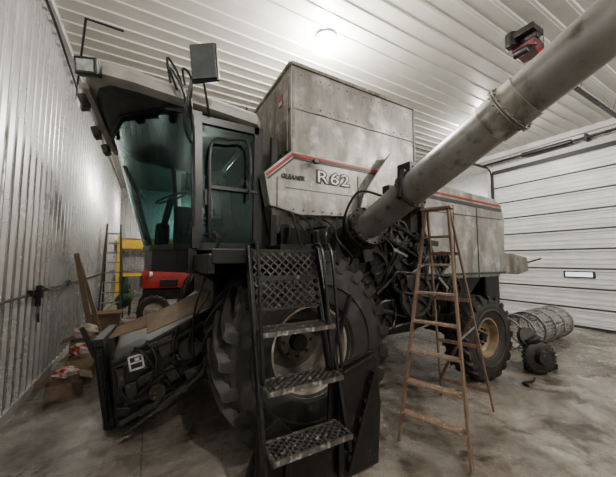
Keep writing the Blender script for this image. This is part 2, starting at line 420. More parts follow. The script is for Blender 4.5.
text('R62',.205,(1.70,YS-.037,2.775),(90,0,0),'black_txt','model_number',sp,'model number R62 in pale letters with dark outline',1.35,.015,0,.002,1.17)
text('R62',.205,(1.70,YS-.042,2.775),(90,0,0),'pale_txt','model_number_fill',sp,None,1.35,-.001,0,.002,1.17)
text('GLEANER',.07,(1.24,YS-.04,2.765),(90,0,0),'black_txt','maker_name',sp,'small slanted black maker lettering',1.0,.003,.2)
b=B();b.box((1.9,YS-.034,2.66),(1.2,.006,.006));b.box((1.20,YS-.034,2.60),(.010,.006,.34));b.box((2.33,YS-.034,2.68),(.012,.006,.5))
for i in range(7):b.cyl((1.4+i*.13,YS-.04,2.42),(1.4+i*.13,YS-.03,2.42),.01,n=6)
b.done('panel_seam','dark_grey',parent=sp)
b=B();b.box((1.24,3.2,2.60),(.14,.5,.50));b.done('front_corner_panel','silver_dirty',parent=C,bevel=.02)
b=B();b.box((1.36,4.25,2.5),(.1,2.5,1.2));b.done('bulkhead','black',parent=C)
b=B();b.prism([(1.35,1.0),(1.35,2.9),(5.6,2.9),(5.7,1.7),(4.9,1.05),(3.6,.75),(2.2,.75)],'y',3.15,5.3)
ch=b.done('chassis','mech',parent=C,bevel=.02,label='dark greasy machine body and frame')
b=B();b.cyl((FX,3.1,.925),(FX,5.7,.925),.15,n=20);b.box((FX,4.3,1.05),(.34,2.0,.34));b.box((FX+.1,3.35,1.0),(.5,.25,.5));b.done('front_axle','mech2',parent=C,bevel=.02)
b=B();b.box((RX,4.2,.66),(.2,2.6,.2));b.box((RX,4.2,.9),(.35,.6,.4));b.cyl((RX,3.0,.5),(RX,3.0,.9),.06);b.done('rear_axle','mech2',parent=C,bevel=.015)
# side drives
random.seed(11)
def pulley(x,z,r,y=2.98,mt='mech2',sp_=5,w=.07):
    b=B();b.lathe((x,y,z),(0,1,0),[(r,-w/2),(r,-w*.3),(r*.93,0),(r,w*.3),(r,w/2),(r*.82,w/2),(r*.80,0),(r*.82,-w/2),(r,-w/2)],36)
    b.lathe((x,y,z),(0,1,0),[(r*.8,0),(r*.3,.02),(0,.02)],24)
    b.cyl((x,y-w*.7,z),(x,y+.3,z),r*.18+.01,n=16)
    for i in range(sp_):
        a=i*2*math.pi/sp_+.4
        b.bar((x+math.cos(a)*r*.12,y,z+math.sin(a)*r*.12),(x+math.cos(a)*r*.85,y,z+math.sin(a)*r*.85),.03,.05,(0,1,0))
    b.done('pulley',mt,parent=C,smooth=True)
def belt(x1,z1,r1,x2,z2,r2,y=2.98):
    d=math.atan2(z2-z1,x2-x1);D=math.hypot(x2-x1,z2-z1);al=math.acos((r1-r2)/D)
    pts=[]
    for i in range(13):
        a=d+al+(2*math.pi-2*al)*i/12;pts.append((x1+math.cos(a)*r1,y,z1+math.sin(a)*r1))
    for i in range(13):
        a=d-al+(2*al)*i/12;pts.append((x2+math.cos(a)*r2,y,z2+math.sin(a)*r2))
    B().tube(pts,.022,6,1,True).done('drive_belt','hose',parent=C,smooth=True)
P=[(2.60,1.72,.28,2.93),(3.1,2.25,.18,2.93),(3.35,1.35,.31,2.86),(3.95,1.85,.13,2.84),(2.85,1.1,.19,2.96),(3.75,1.15,.16,2.92),(2.75,2.3,.13,2.86),(3.50,2.0,.13,2.87),(4.15,1.40,.2,2.84),(3.0,1.55,.14,2.84)]
for i,(x,z,r,y) in enumerate(P):pulley(x,z,r,y,'mech2' if i%3 else 'mech',4+i%3)
belt(2.60,1.72,.28,3.1,2.25,.18,2.93);belt(3.35,1.35,.31,3.95,1.85,.12,2.86);belt(2.85,1.1,.19,3.75,1.15,.15,2.94);belt(2.75,2.3,.12,3.5,2.0,.12,2.87);belt(3.0,1.55,.13,4.15,1.40,.19,2.84)
b=B()
b.bar((2.35,2.95,2.35),(3.6,2.95,1.0),.06,.08);b.bar((2.4,3.0,.9),(4.4,3.0,.95),.08,.1);b.bar((3.62,2.95,2.6),(3.6,2.95,.9),.07,.07);b.bar((2.35,3.0,1.9),(2.35,3.0,.95),.08,.08)
b.bar((2.9,3.0,2.6),(2.9,3.0,1.3),.05,.05);b.bar((4.3,2.95,1.6),(4.2,2.95,.85),.06,.06)
b.done('frame_rail','mech',parent=C)
for i in range(34):
    x=random.uniform(2.45,4.15);z=random.uniform(1.0,2.5)
    if x>3.6 and z>1.55: x-=.6
    sx=random.uniform(.08,.34);sz=random.uniform(.07,.30);y=random.uniform(2.96,3.12)
    b=B();b.box((x,y+.06,z),(sx,random.uniform(.1,.2),sz),(0,random.uniform(-30,30),0))
    if i%3==0:b.cyl((x+.03,y-.09,z),(x+.03,y,z),.03+.03*random.random(),n=12)
    if i%3==1:
        for k in(-1,1):b.cyl((x+k*sx*.35,y-.07,z),(x+k*sx*.35,y,z),.012,n=6)
    if i%4==2:b.box((x,y-.03,z),(sx*.6,.05,sz*.5),(0,random.uniform(-30,30),0))
    b.done(('gearbox','bracket','shield')[i%3],'mech2' if i%5 in(0,3) else 'mech',parent=C,bevel=.01)
for i in range(12):
    x=random.uniform(2.4,3.9);z=random.uniform(1.2,2.5);y=random.uniform(2.84,2.92)
    pts=[(x,y+.05,z)]
    for k in range(3):
        x+=random.uniform(-.12,.15);z+=random.uniform(-.32,.08);pts.append((min(max(x,2.2),4.1),y+random.uniform(-.06,.05),max(.95,min(z,2.6))))
    B().tube(pts,random.choice([.010,.014,.016]),6,6).done('hydraulic_hose','hose',parent=C,smooth=True)
for i,(x,z,sx,sz,rt) in enumerate([(3.0,1.95,.3,.04,20),(3.55,1.7,.05,.36,12),(2.7,1.50,.32,.035,-35),(3.9,1.5,.28,.04,40),(3.2,1.2,.04,.32,-20),(3.72,2.1,.18,.08,5)]):
    B().box((x,2.81,z),(sx,.02,sz),(0,rt,0)).done('linkage_arm','mech2' if i%3 else 'silver_dirty',parent=C,bevel=.006)
for p1,p2 in [((2.45,2.9,1.25),(3.2,2.9,1.05)),((3.5,2.84,2.3),(3.9,2.84,1.6))]:
    p1=V(p1);p2=V(p2);m=p1.lerp(p2,.6);b=B();b.cyl(p1,m,.035);b.cyl(m,p2,.015);b.done('hydraulic_cylinder','mech2',parent=C,smooth=True)
for x,y,z,sx,sy,sz,mt_ in((1.50,3.0,2.08,.30,.2,.25,'mech'),(1.80,2.96,2.12,.16,.16,.16,'mech2'),(1.85,3.0,1.92,.2,.2,.2,'mech'),(1.65,2.95,1.98,.14,.2,.12,'mech2')):
    B().box((x,y,z),(sx,sy,sz),(0,random.uniform(-10,10),0)).done('hydraulic_block',mt_,parent=C,bevel=.015)
for i in range(5):
    x=1.42+i*.10
    B().tube([(x,2.92,2.34),(x+.03,2.78,2.22+.04*(i%3)),(x+.08,2.74,2.08),(x+.04*(i%3),2.84,1.9)],.012,6,6).done('hydraulic_hose','hose',parent=C,smooth=True)
b=B();b.prism([(5.80,1.62),(5.84,2.0),(6.3,1.98),(6.85,1.90),(6.90,1.62),(6.5,1.56)],'y',2.98,5.2)
b.done('rear_chute','silver_dirty',parent=C,bevel=.015,label='grey sheet steel chute at the rear')
B().bar((6.8,2.95,1.80),(7.25,2.9,1.88),.02,.03).done('tail_bar','mech',parent=C)
b=B();b.box((5.95,4.2,1.3),(.5,2.0,.5));b.done('spreader','mech',parent=C,bevel=.03)

# ---- unloading auger
A0=V((2.2,2.62,2.20));A1=V((2.2,-1.3,3.95));ad=(A1-A0).normalized()
AR=.156
b=B();b.cyl(A0-ad*.28,A1,AR,n=40)
aug=b.done('unloading_auger','tube',parent=C,smooth=True,label='long grey steel unloading auger tube swung out')
def ring(t,r,w,mt='tube',name='flange'):
    b=B();c=A0+ad*t
    b.lathe(c,ad,[(.15,-w),(r,-w),(r,-.006),(r-.008,0),(r,.006),(r,w),(.15,w)],40)
    x,y,_=b.frame(ad)
    for i in range(16):
        a=i*2*math.pi/16;p=c+(x*math.cos(a)+y*math.sin(a))*(r-.013)
        b.cyl(p-ad*(w+.012),p+ad*(w+.012),.009,n=6)
    return b.done(name,mt,parent=aug,smooth=True)
ring(1.76,.192,.013,'silver_dirty');ring(.78,.188,.010,'mech2')
B().cyl(A0+ad*1.62,A0+ad*1.88,.166,n=40).done('tube_sleeve','silver_dirty',parent=aug,smooth=True)
b=B();b.bar(A0+ad*.1+V((0,0,.17)),A0+ad*.85+V((0,0,.17)),.05,.04);b.box(A0+ad*.80+V((0,.03,.2)),(.16,.16,.12));b.box(A0+ad*.5+V((.0,.03,.19)),(.1,.1,.08));b.bar(A0+ad*.85+V((-.02,0,.2)),A0+ad*.7+V((-.13,.1,-.12)),.05,.04);b.bar(A0+ad*.80+V((-.1,0,.18)),A0+ad*.80+V((-.17,0,-.1)),.05,.06)
b.done('hinge_bracket','black',parent=aug,bevel=.006)
b=B();b.tube([(2.2,3.30,1.70),(2.2,3.12,1.86),A0-ad*.28,A0-ad*.0],.20,28,8)
for t_ in(.0,.10):b.lathe(A0+ad*t_,ad,[(.15,-.020),(.245,-.020),(.245,.020),(.15,.020)],32)
x,y,_=b.frame(ad)
for i in range(12):
    a=i*2*math.pi/12;p=A0+ad*.05+(x*math.cos(a)+y*math.sin(a))*.222;b.cyl(p-ad*.09,p+ad*.09,.013,n=6)
b.box((2.02,2.95,1.95),(.16,.22,.3),(0,20,0));b.box((2.40,2.9,2.0),(.14,.2,.34),(0,-15,0))
b.done('auger_elbow','mech2',parent=aug,smooth=True)
b=B();b.cyl((2.15,2.95,1.3),(2.2,3.0,1.85),.17,.2,n=24);b.box((2.15,3.05,1.45),(.44,.3,.5));b.box((2.05,2.86,1.62),(.2,.12,.3));b.done('auger_sump','mech',parent=aug)
b=B();b.prism([(2.28,2.46),(2.36,2.72),(2.78,3.26),(3.02,3.34),(3.12,3.05),(2.72,2.5)],'y',2.76,2.79);b.bar((2.36,2.755,2.70),(2.80,2.755,3.27),.03,.03,(0,1,0));b.done('tank_brace','silver',parent=C,label='pale folded sheet brace')
for pts in ([(2.05,2.8,2.1),(1.92,2.6,2.35),(2.0,2.45,2.6),(2.2,2.3,2.55)],[(2.35,2.75,2.0),(2.45,2.55,2.25),(2.35,2.4,2.55),(2.25,2.2,2.6)],[(1.95,2.80,2.35),(1.85,2.66,2.1),(2.0,2.6,1.9),(2.1,2.75,1.8)],[(2.5,2.6,2.6),(2.75,2.4,2.75),(3.0,2.5,2.7),(3.05,2.8,2.4)],[(2.42,2.7,2.2),(2.6,2.55,2.0),(2.5,2.6,1.7),(2.3,2.8,1.5)]):
    B().tube(pts,.014,6,8).done('auger_hose','hose',parent=aug,smooth=True)

# ---- cab
b=B()
yN,yF=3.12,5.28
CX=1.06
bot=[(.42,yN),(.24,3.28),(.02,3.8),(-.06,4.3),(-.06,4.7),(.06,5.08),(.42,yF)]
top=[(.38,yN),(.08,3.24),(-.34,3.75),(-.48,4.3),(-.50,4.7),(-.36,5.08),(.30,yF)]
zb,zt=1.97,3.38
zts=[3.40,3.44,3.49,3.50,3.50,3.48,3.40]
b.box((.70,4.2,1.84),(.72,2.16,.26))
b.prism([(x,y) for x,y in bot]+[(CX+.05,yF),(CX+.05,yN)],'z',1.72,zb)
b.bar((.42,yN,zb),(.38,yN,zt+.03),.10,.08,(0,1,0));b.bar((CX,yN,zb),(CX,yN,zt),.10,.06,(0,1,0));b.bar((.42,yF,zb),(.30,yF,zt),.07,.06,(0,1,0));b.bar((CX,yF,zb),(CX,yF,zt),.08,.06,(0,1,0))
b.bar((.42,yN,zt-.04),(CX,yN,zt-.04),.06,.08);b.bar((.42,yN,zb+.02),(CX,yN,zb+.02),.06,.08)
b.box((CX+.02,4.2,2.45),(.05,2.1,.9));b.box((CX+.02,4.2,3.15),(.05,2.1,.35))
for i in range(6):
    b.bar((*top[i],zts[i]),(*top[i+1],zts[i+1]),.04,.05);b.bar((*bot[i],zb+.02),(*bot[i+1],zb+.02),.05,.06)
b.box((CX+.12,4.2,2.5),(.14,2.1,1.2))
cab=b.done('cab','black',parent=C,label='black operator cab frame')
b=B();n=len(bot);b.faces([V((*p,zb)) for p in bot]+[V((*p,zts[i])) for i,p in enumerate(top)],[(i,i+1,n+i+1,n+i) for i in range(n-1)]);b.done('windshield','glass',parent=cab,smooth=True,label='curved tinted windshield')
b=B();b.faces([(.46,yN,zb+.04),(CX-.04,yN,zb+.04),(CX-.04,yN,zt-.04),(.42,yN,zt-.04)],[(0,1,2,3)]);b.done('door_glass','glass',parent=cab,label='tinted cab door glass')
b=B();b.faces([(.46,yF,zb+.04),(CX-.04,yF,zb+.04),(CX-.04,yF,zt-.04),(.42,yF,zt-.04)],[(0,1,2,3)]);b.done('side_glass','glass',parent=cab)
b=B();b.tube([(.53,yN-.07,2.08),(.51,yN-.1,2.7),(.53,yN-.1,3.08),(.70,yN-.1,3.14),(.92,yN-.1,3.12),(.94,yN-.1,2.5)],.016,8,6);b.box((.50,yN-.05,2.5),(.05,.04,.16));b.bar((.50,yN-.03,2.62),(CX,yN-.03,2.62),.03,.035);b.done('door_handrail','hose',parent=cab,smooth=True)
b=B();b.bar((-.05,4.0,2.1),(-.30,4.35,2.95),.02,.02);b.done('wiper','hose',parent=cab)
b=B();b.bar((-.12,3.72,2.5),(-.32,4.1,3.0),.02,.02);b.done('wiper','hose',parent=cab)
b=B();b.box((.66,4.2,2.25),(.5,.5,.16),(0,4,0));b.box((.90,4.2,2.62),(.14,.48,.72),(0,-8,0));b.box((.66,3.93,2.42),(.36,.07,.06));b.box((.66,4.47,2.42),(.36,.07,.06));b.cyl((.66,4.2,2.0),(.66,4.2,2.2),.12);b.done('operator_seat','seat',parent=cab,bevel=.04)
b=B();b.lathe((.22,4.1,2.66),(-.45,0,1),[(.19,-.012),(.205,0),(.19,.012),(.175,0)],28,True);b.cyl((.08,4.1,2.0),(.22,4.1,2.64),.04);b.bar((.22,3.92,2.66),(.22,4.28,2.66),.02,.02);b.done('steering_wheel','hose',parent=cab,smooth=True)
b=B();b.box((.6,4.7,2.35),(.6,.22,.6));b.box((.12,4.1,2.15),(.14,.9,.25));b.box((.9,4.9,2.7),(.2,.5,1.2));b.done('console','seat',parent=cab,bevel=.03)
b=B();b.box((.45,3.5,2.4),(.05,.05,.7));b.box((.40,3.5,2.75),(.16,.22,.16));b.done('monitor','mech2',parent=cab,bevel=.01)
rb=[(-.58,3.22),(-.64,3.5),(-.66,4.4),(-.60,5.35),(-.50,5.55),(1.0,5.55),(1.1,5.4),(1.1,3.15),(1.02,3.04),(-.2,3.04),(-.46,3.08)]
def scl(poly,k,dx=0):
    cx,cy=.3,4.3
    return[(cx+(x-cx)*k+dx,cy+(y-cy)*k) for x,y in poly]
def rz(x,z): return z-(x+.6)*.10
b=B();b.loft([[V((x,y,rz(x,3.54))) for x,y in scl(rb,.97)],[V((x,y,rz(x,3.56))) for x,y in rb],[V((x,y,rz(x,3.64))) for x,y in scl(rb,1.005)],[V((x,y,rz(x,3.69))) for x,y in scl(rb,.985)],[V((x,y,rz(x,3.72))) for x,y in scl(rb,.94)],[V((x,y,rz(x,3.735))) for x,y in scl(rb,.84)]])
roof=b.done('cab_roof','roof',parent=cab,bevel=.01,smooth=True,label='pale cab roof with front visor')
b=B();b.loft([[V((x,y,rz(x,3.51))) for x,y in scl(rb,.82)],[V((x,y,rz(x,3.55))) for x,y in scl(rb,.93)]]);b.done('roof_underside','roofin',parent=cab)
B().bar((-.60,3.35,3.53),(-.52,5.3,3.53),.05,.06).done('visor_lip','roof',parent=cab)
def wl(p,d,nm='work_light',s=.085):
    p=V(p);b=B();x,y,d=b.frame(d)
    R=Matrix((x,y,d)).transposed()
    b.box(p,(s*2,s*1.6,.09),R);w=b.done(nm,'black',parent=cab if nm!='side_light' else C,bevel=.015,label='black work light')
    b=B();b.box(p+d*.045,(s*1.4,s*1.0,.012),R);b.done('lens','lens',parent=w)
wl((-.54,3.06,3.56),(-.35,-1,-.25),s=.095);wl((-.68,3.75,3.54),(-1,-.2,-.4));wl((-.68,4.6,3.54),(-1,0,-.4));wl((-.64,5.2,3.52),(-1,.1,-.4))
wl((1.66,2.78,2.99),(-.5,-1,-.2),'side_light',.035)
b=B();b.bar((1.66,2.82,2.99),(1.66,2.9,3.06),.02,.02);b.done('light_bracket','black',parent=C)
b=B();b.tube([(.33,3.08,3.05),(.25,2.95,3.2),(.28,2.86,3.5),(.36,2.82,3.86)],.014,8,6);b.tube([(.5,3.06,3.38),(.4,2.9,3.7),(.36,2.82,3.86)],.012,8,6)
arm=b.done('mirror_arm','black',parent=cab,smooth=True)
b=B();b.box((.40,2.80,3.76),(.27,.04,.40),(0,-6,-28));mi=b.done('mirror','black',parent=cab,bevel=.02,label='rectangular side mirror')
b=B();b.box((.385,2.775,3.76),(.23,.02,.35),(0,-6,-28));b.done('mirror_face','mirror',parent=mi)
for pts in ([(.25,3.03,3.62),(.22,2.95,3.74),(.3,2.92,3.62),(.3,3.05,3.3)],[(.18,3.03,3.55),(.10,2.94,3.70),(.22,2.9,3.5),(.35,3.05,3.2)],[(.12,3.03,3.60),(.08,2.92,3.78),(.2,2.93,3.6),(.3,3.06,3.3)],[(.3,2.98,3.5),(.33,2.95,3.2),(.36,3.06,2.9),(.38,3.06,2.2)]):
    B().tube(pts,.013,6,8).done('cable','hose',parent=cab,smooth=True)
b=B();b.tube([(.9,3.3,3.54),(1.0,3.4,3.74),(1.1,4.5,3.76),(1.1,4.9,3.54)],.018,8,4);b.done('roof_rail','black',parent=cab,smooth=True)
b=B();b.bar((1.20,2.98,1.95),(1.20,2.98,3.25),.07,.06,(0,1,0));b.done('grab_post','black',parent=C)
b=B();b.tube([(1.35,2.86,2.35),(1.32,2.7,2.3),(1.4,2.66,1.98)],.02,8,5);b.done('handrail','black',parent=C,smooth=True)

# ---- platform + access steps
b=B();b.box((1.0,2.72,1.88),(1.15,.85,.05));b.bar((.42,2.31,1.88),(1.58,2.31,1.88),.05,.12);b.bar((.42,3.1,1.82),(.42,2.3,1.82),.06,.16);b.box((1.35,2.85,1.96),(.4,.4,.10))
plat=b.done('platform','black',parent=C,bevel=.008)
b=B();b.tube([(1.5,2.36,1.9),(1.5,2.34,2.12),(1.62,2.5,2.2),(1.62,2.95,2.2)],.016,8,5);b.done('handrail','black',parent=plat,smooth=True)
b=B();b.tube([(.46,2.34,1.88),(.47,2.34,2.06),(.47,3.0,2.1)],.014,8,4);b.done('handrail','black',parent=plat,smooth=True)
b=B()
xl,xr=.70,1.36
def ly(z): return 1.80+(z-.33)*(.48/1.63)
for x in(xl,xr):
    b.bar((x,2.28,1.96),(x,ly(.42),.42),.030,.070,(0,1,0))
lad=b.done('access_ladder','black',parent=C,bevel=.006,label='black steel boarding ladder with worn treads')
for x in(xl+.02,xr+.03,xr-.06):
    B().tube([(x,2.26,1.96),(x,2.18,1.99),(x,2.08,1.90),(x,ly(1.35)-.10,1.35),(x,ly(1.1)-.08,1.02),(x,ly(1.1)-.02,.98)],.014,8,6).done('handrail','black',parent=lad,smooth=True)
for z in(.58,.955,1.32):
    y=ly(z)-.02
    b=B();w=xr-xl-.04;d=.21;xc=(xl+xr)/2
    y0,y1=y-d/2,y+d/2
    b.box((xc,y0,z-.008),(w,.016,.034));b.box((xc,y1,z-.008),(w,.016,.034));b.box((xl+.03,y,z-.008),(.02,d,.034));b.box((xr-.03,y,z-.008),(.02,d,.034))
    nx=10;ny=4
    st=w/nx
    for i in range(nx):
        xa=xc-w/2+i*st
        for j in range(ny):
            ya=y0+j*d/ny;yb_=ya+d/ny
            b.bar((xa,ya,z),(xa+st,yb_,z),.022,.008);b.bar((xa+st,ya,z),(xa,yb_,z),.022,.008)
    b.done('step','step',parent=lad)
b=B();x0,x1,z0,z1=.74,1.33,1.46,1.93
def gp(x,z):return V((x,2.30-(1.96-z)*.28,z))
b.bar(gp(x0,z1),gp(x1,z1),.03,.02);b.bar(gp(x0,z0),gp(x1,z0),.03,.02);b.bar(gp(x0,1.70),gp(x1,1.70),.03,.04)
nx=8;sx=(x1-x0)/nx;sz=(z1-z0)/7
for i in range(nx):
    for j in range(7):
        a=gp(x0+i*sx,z0+j*sz);c=gp(x0+(i+1)*sx,z0+(j+1)*sz);e=gp(x0+(i+1)*sx,z0+j*sz);f=gp(x0+i*sx,z0+(j+1)*sz)
        b.bar(a,c,.014,.008,(0,1,0));b.bar(e,f,.014,.008,(0,1,0))
b.done('mesh_guard','mech2',parent=lad)
b=B();b.prism([(1.30,.10),(1.34,.85),(1.42,.95),(1.84,1.04),(1.90,.55),(1.86,.04),(1.4,.03)],'y',2.05,2.08)
b.bar((1.45,2.02,.9),(1.8,2.02,1.0),.04,.03);b.bar((1.42,2.02,.1),(1.42,2.02,.95),.05,.04);b.bar((1.5,2.02,.1),(1.8,2.02,.85),.04,.03)
for i in range(5):b.cyl((1.52+.06*i,2.01,.2+.14*i),(1.52+.06*i,2.05,.2+.14*i),.025,n=10)
b.done('guard_plate','mech',parent=lad,label='muddy black steel guard plate',bevel=.006)
b=B();b.prism([(.56,.02),(.60,.30),(.72,.62),(.86,.70),(1.0,.55),(1.28,.36),(1.30,.02)],'y',2.00,2.03)
b.bar((.72,1.98,.62),(.66,1.98,.06),.05,.04);b.bar((.9,1.98,.06),(.95,1.98,.54),.05,.04);b.bar((.60,1.98,.10),(1.28,1.98,.10),.04,.06)
b.done('guard_plate','mech',parent=lad,label='muddy black steel guard plate',bevel=.006)
b=B();b.bar((.72,2.3,1.45),(.9,2.46,1.8),.05,.05);b.bar((1.36,2.06,.9),(1.36,2.3,1.7),.05,.05);b.bar((1.40,2.1,1.02),(1.75,2.3,1.5),.04,.04);b.done('ladder_brace','black',parent=lad)

# ---- feeder house
FY=3.86
b=B();b.prism([(.95,1.60),(.95,1.05),(.2,.45),(-.26,.14),(-.34,.78),(.1,.94)],'y',FY,4.9)
fh=b.done('feeder_house','black',parent=C,bevel=.02,label='black feeder house with scuffed sides')
b=B()
b.bar((-.32,FY+.06,.05),(-.46,FY+.06,.96),.10,.09,(0,1,0));b.bar((-.32,5.2,.05),(-.44,5.2,.86),.10,.09,(0,1,0));b.bar((-.46,FY,.95),(-.44,5.2,.85),.1,.08);b.bar((-.32,FY,.08),(-.32,5.2,.08),.10,.1)
b.box((-.39,4.5,.48),(.04,1.4,.75),(0,-8,0))
b.done('mounting_frame','black',parent=fh,bevel=.008)
for p1,p2 in(((-.48,FY+.05,.8),(-.62,FY+.1,1.12)),((-.36,FY-.03,.35),(-.44,FY-.03,.90))):
    B().bar(p1,p2,.045,.035,(0,1,0)).done('latch_lever','black',parent=fh)
b=B();b.prism([(-.22,.18),(-.30,.84),(.02,1.00),(.60,1.28),(.95,1.40),(.90,.80),(.50,.40),(.1,.20)],'y',3.48,FY)
b.bar((-.24,3.47,.36),(.7,3.47,.98),.05,.04,(0,1,0))
b.done('drive_shield','black',parent=fh,bevel=.015)
b=B();b.bar((-.2,3.43,.26),(.5,3.43,.54),.05,.04,(0,1,0));b.bar((-.26,3.44,.78),(.60,3.44,1.16),.04,.03,(0,1,0));b.cyl((.42,3.38,.90),(.42,3.48,.90),.12,n=24);b.cyl((.12,3.38,.50),(.12,3.48,.50),.08,n=18);b.box((.22,3.45,.92),(.2,.05,.12),(0,-25,0));b.box((.5,3.39,.62),(.22,.14,.2),(0,-20,0));b.box((-.12,3.45,.52),(.12,.05,.2),(0,-8,0));b.box((.25,3.43,.66),(.1,.06,.16),(0,-28,0));b.box((-.2,3.45,.66),(.06,.05,.3),(0,-8,0));b.cyl((.28,3.40,.80),(.28,3.48,.80),.05,n=14);b.done('feeder_drive','mech2',parent=fh,bevel=.005)
for k,(x,z,sx_,sz_,r_) in enumerate([(-.18,.38,.12,.08,10),(.02,.66,.16,.07,-28),(.36,.72,.08,.18,-20),(.05,.36,.2,.06,-25),(.60,1.02,.14,.16,-22),(.14,1.0,.22,.05,-22)]):
    b=B();b.box((x,3.42,z),(sx_,.07,sz_),(0,r_,0));b.cyl((x-sx_*.3,3.37,z),(x-sx_*.3,3.42,z),.014,n=6);b.cyl((x+sx_*.3,3.37,z),(x+sx_*.3,3.42,z),.014,n=6);b.done('bracket','mech2' if k%2 else 'mech',parent=fh,bevel=.006)
b=B();b.box((-.08,3.45,.82),(.17,.03,.19),(0,-10,0));cp=b.done('coupler_plate','mech2',parent=fh)
b=B();q=Euler((0,math.radians(-10),0)).to_matrix();cc=V((-.08,3.43,.82))
for dx,dz,sx_,sz_ in((0,.065,.13,.016),(0,-.065,.13,.016),(-.058,0,.016,.13),(.058,0,.016,.13),(0,0,.10,.013),(.01,.03,.04,.03)):
    b.box(cc+q@V((dx,0,dz)),(sx_,.012,sz_),q)
b.done('coupler_fitting','white',parent=fh,smooth=False,label='rough pale square coupler fitting on a black plate')
for pts in([(-.1,3.45,.96),(.0,3.37,.9),(.15,3.39,.7),(.45,3.43,.75)],[(-.28,3.56,.8),(-.15,3.39,.5),(.1,3.39,.48),(.4,3.43,.55)],[(.6,3.36,1.5),(.45,3.34,1.2),(.4,3.38,.9),(.5,3.43,.7)],[(.7,3.28,1.2),(.5,3.27,.7),(.3,3.38,.5),(.2,3.43,.6)],[(.55,3.32,1.7),(.44,3.29,1.3),(.44,3.31,.9),(.5,3.38,.6)],[(.0,3.44,1.02),(.1,3.36,.85),(.05,3.37,.62),(-.1,3.42,.45)],[(.3,3.42,1.15),(.25,3.33,.95),(.32,3.34,.75),(.5,3.40,.80)]):
    B().tube(pts,.014,6,8).done('feeder_hose','hose',parent=fh,smooth=True)
b=B();b.cyl((.15,3.38,.34),(.72,3.33,.76),.05);b.cyl((-.15,3.41,.16),(.15,3.38,.34),.025);b.done('lift_cylinder','mech2',parent=fh,smooth=True)
b=B();b.box((.9,4.2,1.45),(.5,1.6,.5));b.bar((.5,3.25,1.75),(1.3,3.35,1.2),.08,.1);b.box((.72,3.36,1.72),(.5,.24,.08));b.done('cab_support','mech',parent=C,bevel=.02)

# ================================================================ OTHER THINGS
b=B();b.slab([(.0,3.50,1.08),(.60,3.30,1.36),(.60,3.54,1.52),(.0,3.74,1.22)],.015);b.done('cardboard_sheet','plank',label='flattened brown cardboard lying on the feeder house',cat='cardboard')
b=B();b.slab([(-.36,3.84,1.00),(.04,3.70,1.12),(.10,3.96,1.24),(-.30,4.08,1.07)],.012);b.done('cardboard_sheet','card',label='smaller flat brown cardboard sheet across the feeder house',cat='cardboard')

# wooden stepladder
Fl,Fr=V((2.27,2.20,0)),V((2.48,1.58,0));Rl,Rr=V((3.52,2.62,0)),V((3.70,2.05,0))
T=V((2.77,2.05,2.40));wd=(Fl-Fr).normalized()
Tl,Tr=T+wd*.12,T-wd*.12
S=empty('stepladder',(2.95,2.1,0),'tall worn wooden stepladder standing open beside the harvester','ladder')
def part(fn,name,mt,lab=None,parent=S,**k):
    b=B();fn(b);return b.done(name,mt,parent=parent,label=lab,**k)
fd=(Rl-Fl).normalized()
for a,t in((Fl,Tl),(Fr,Tr)):
    part(lambda b:b.bar(a+V((0,0,.03)),t,.020,.058,fd),'front_rail','wood')
for a,t in((Rl,Tl),(Rr,Tr)):
    part(lambda b:b.bar(a+V((0,0,.03)),t+fd*.06,.018,.042,fd),'rear_rail','wood')
part(lambda b:b.box(T+fd*.03+V((0,0,.02)),(.18,.31,.022),Matrix.Rotation(math.atan2(wd.y,wd.x)-math.pi/2,3,'Z')),'top_cap','woodstep')
for i in range(1,8):
    k=i/8;p=Fl.lerp(Tl,k);q=Fr.lerp(Tr,k)
    part(lambda b:b.bar(p+fd*.015,q+fd*.015,.10,.02),'step','woodstep')
for k in(.12,.35,.58,.8):
    p=Rl.lerp(Tl,k);q=Rr.lerp(Tr,k);part(lambda b:b.bar(p,q,.02,.04),'rear_slat','wood')
p=Rl.lerp(Tl,.12);q=Rr.lerp(Tr,.5);part(lambda b:b.bar(p,q,.02,.03),'diagonal_brace','wood')
for a,t,c,d in((Fl,Tl,Rl,Tl),(Fr,Tr,Rr,Tr)):
    part(lambda b:b.bar(a.lerp(t,.45),c.lerp(d,.45),.006,.02),'spreader_bar','chrome')

# perforated cylindrical cage
R=.35
cg=V((7.15,3.2,R+.02))
b=B();ax=V((1,.05,0)).normalized()
for t in(0,.5,1.0,1.5):
    b.lathe(cg+ax*t,ax,[(R+.018,-.035),(R+.018,.035),(R-.02,.035),(R-.02,-.035),(R+.018,-.035)],40)
x,y,_=b.frame(ax)
for i in range(30):
    a=2*math.pi*i/30;o=(x*math.cos(a)+y*math.sin(a))*R
    b.bar(cg+o,cg+o+ax*1.5,.026,.008,x*math.cos(a)+y*math.sin(a))
for k in range(17):
    b.lathe(cg+ax*(.05+k*.0875),ax,[(R+.006,-.010),(R+.006,.010),(R-.004,.010),(R-.004,-.010),(R+.006,-.010)],32)
b.done('separator_cage','chrome',label='cylindrical perforated steel separator cage lying on the floor',cat='machine part',smooth=False)
for cx_,s_,w_ in((6.72,.36,0),(6.42,.34,.06)):
    b=B();c=V((cx_,3.22+w_,s_+.01))
    b.lathe(c,(1,.2,.12),[(s_,-.02),(s_,.02),(s_-.03,.02),(s_-.03,-.02),(s_,-.02)],36)
    b.done('steel_ring','chrome',label='bare steel hoop standing against the wire cage',cat='machine part',smooth=True)
E=empty('pulley_assembly',(5.75,2.35,0),'greasy black pulley and hub assembly on the floor','machine part')
b=B();c0=(5.62,2.35,.27);axp=V((-.6,-1,.12));b.lathe(c0,axp,[(0,-.05),(.10,-.05),(.12,-.02),(.22,-.02),(.24,-.05),(.24,.02),(.2,.05),(.12,.05),(.1,.14),(0,.14)],32)
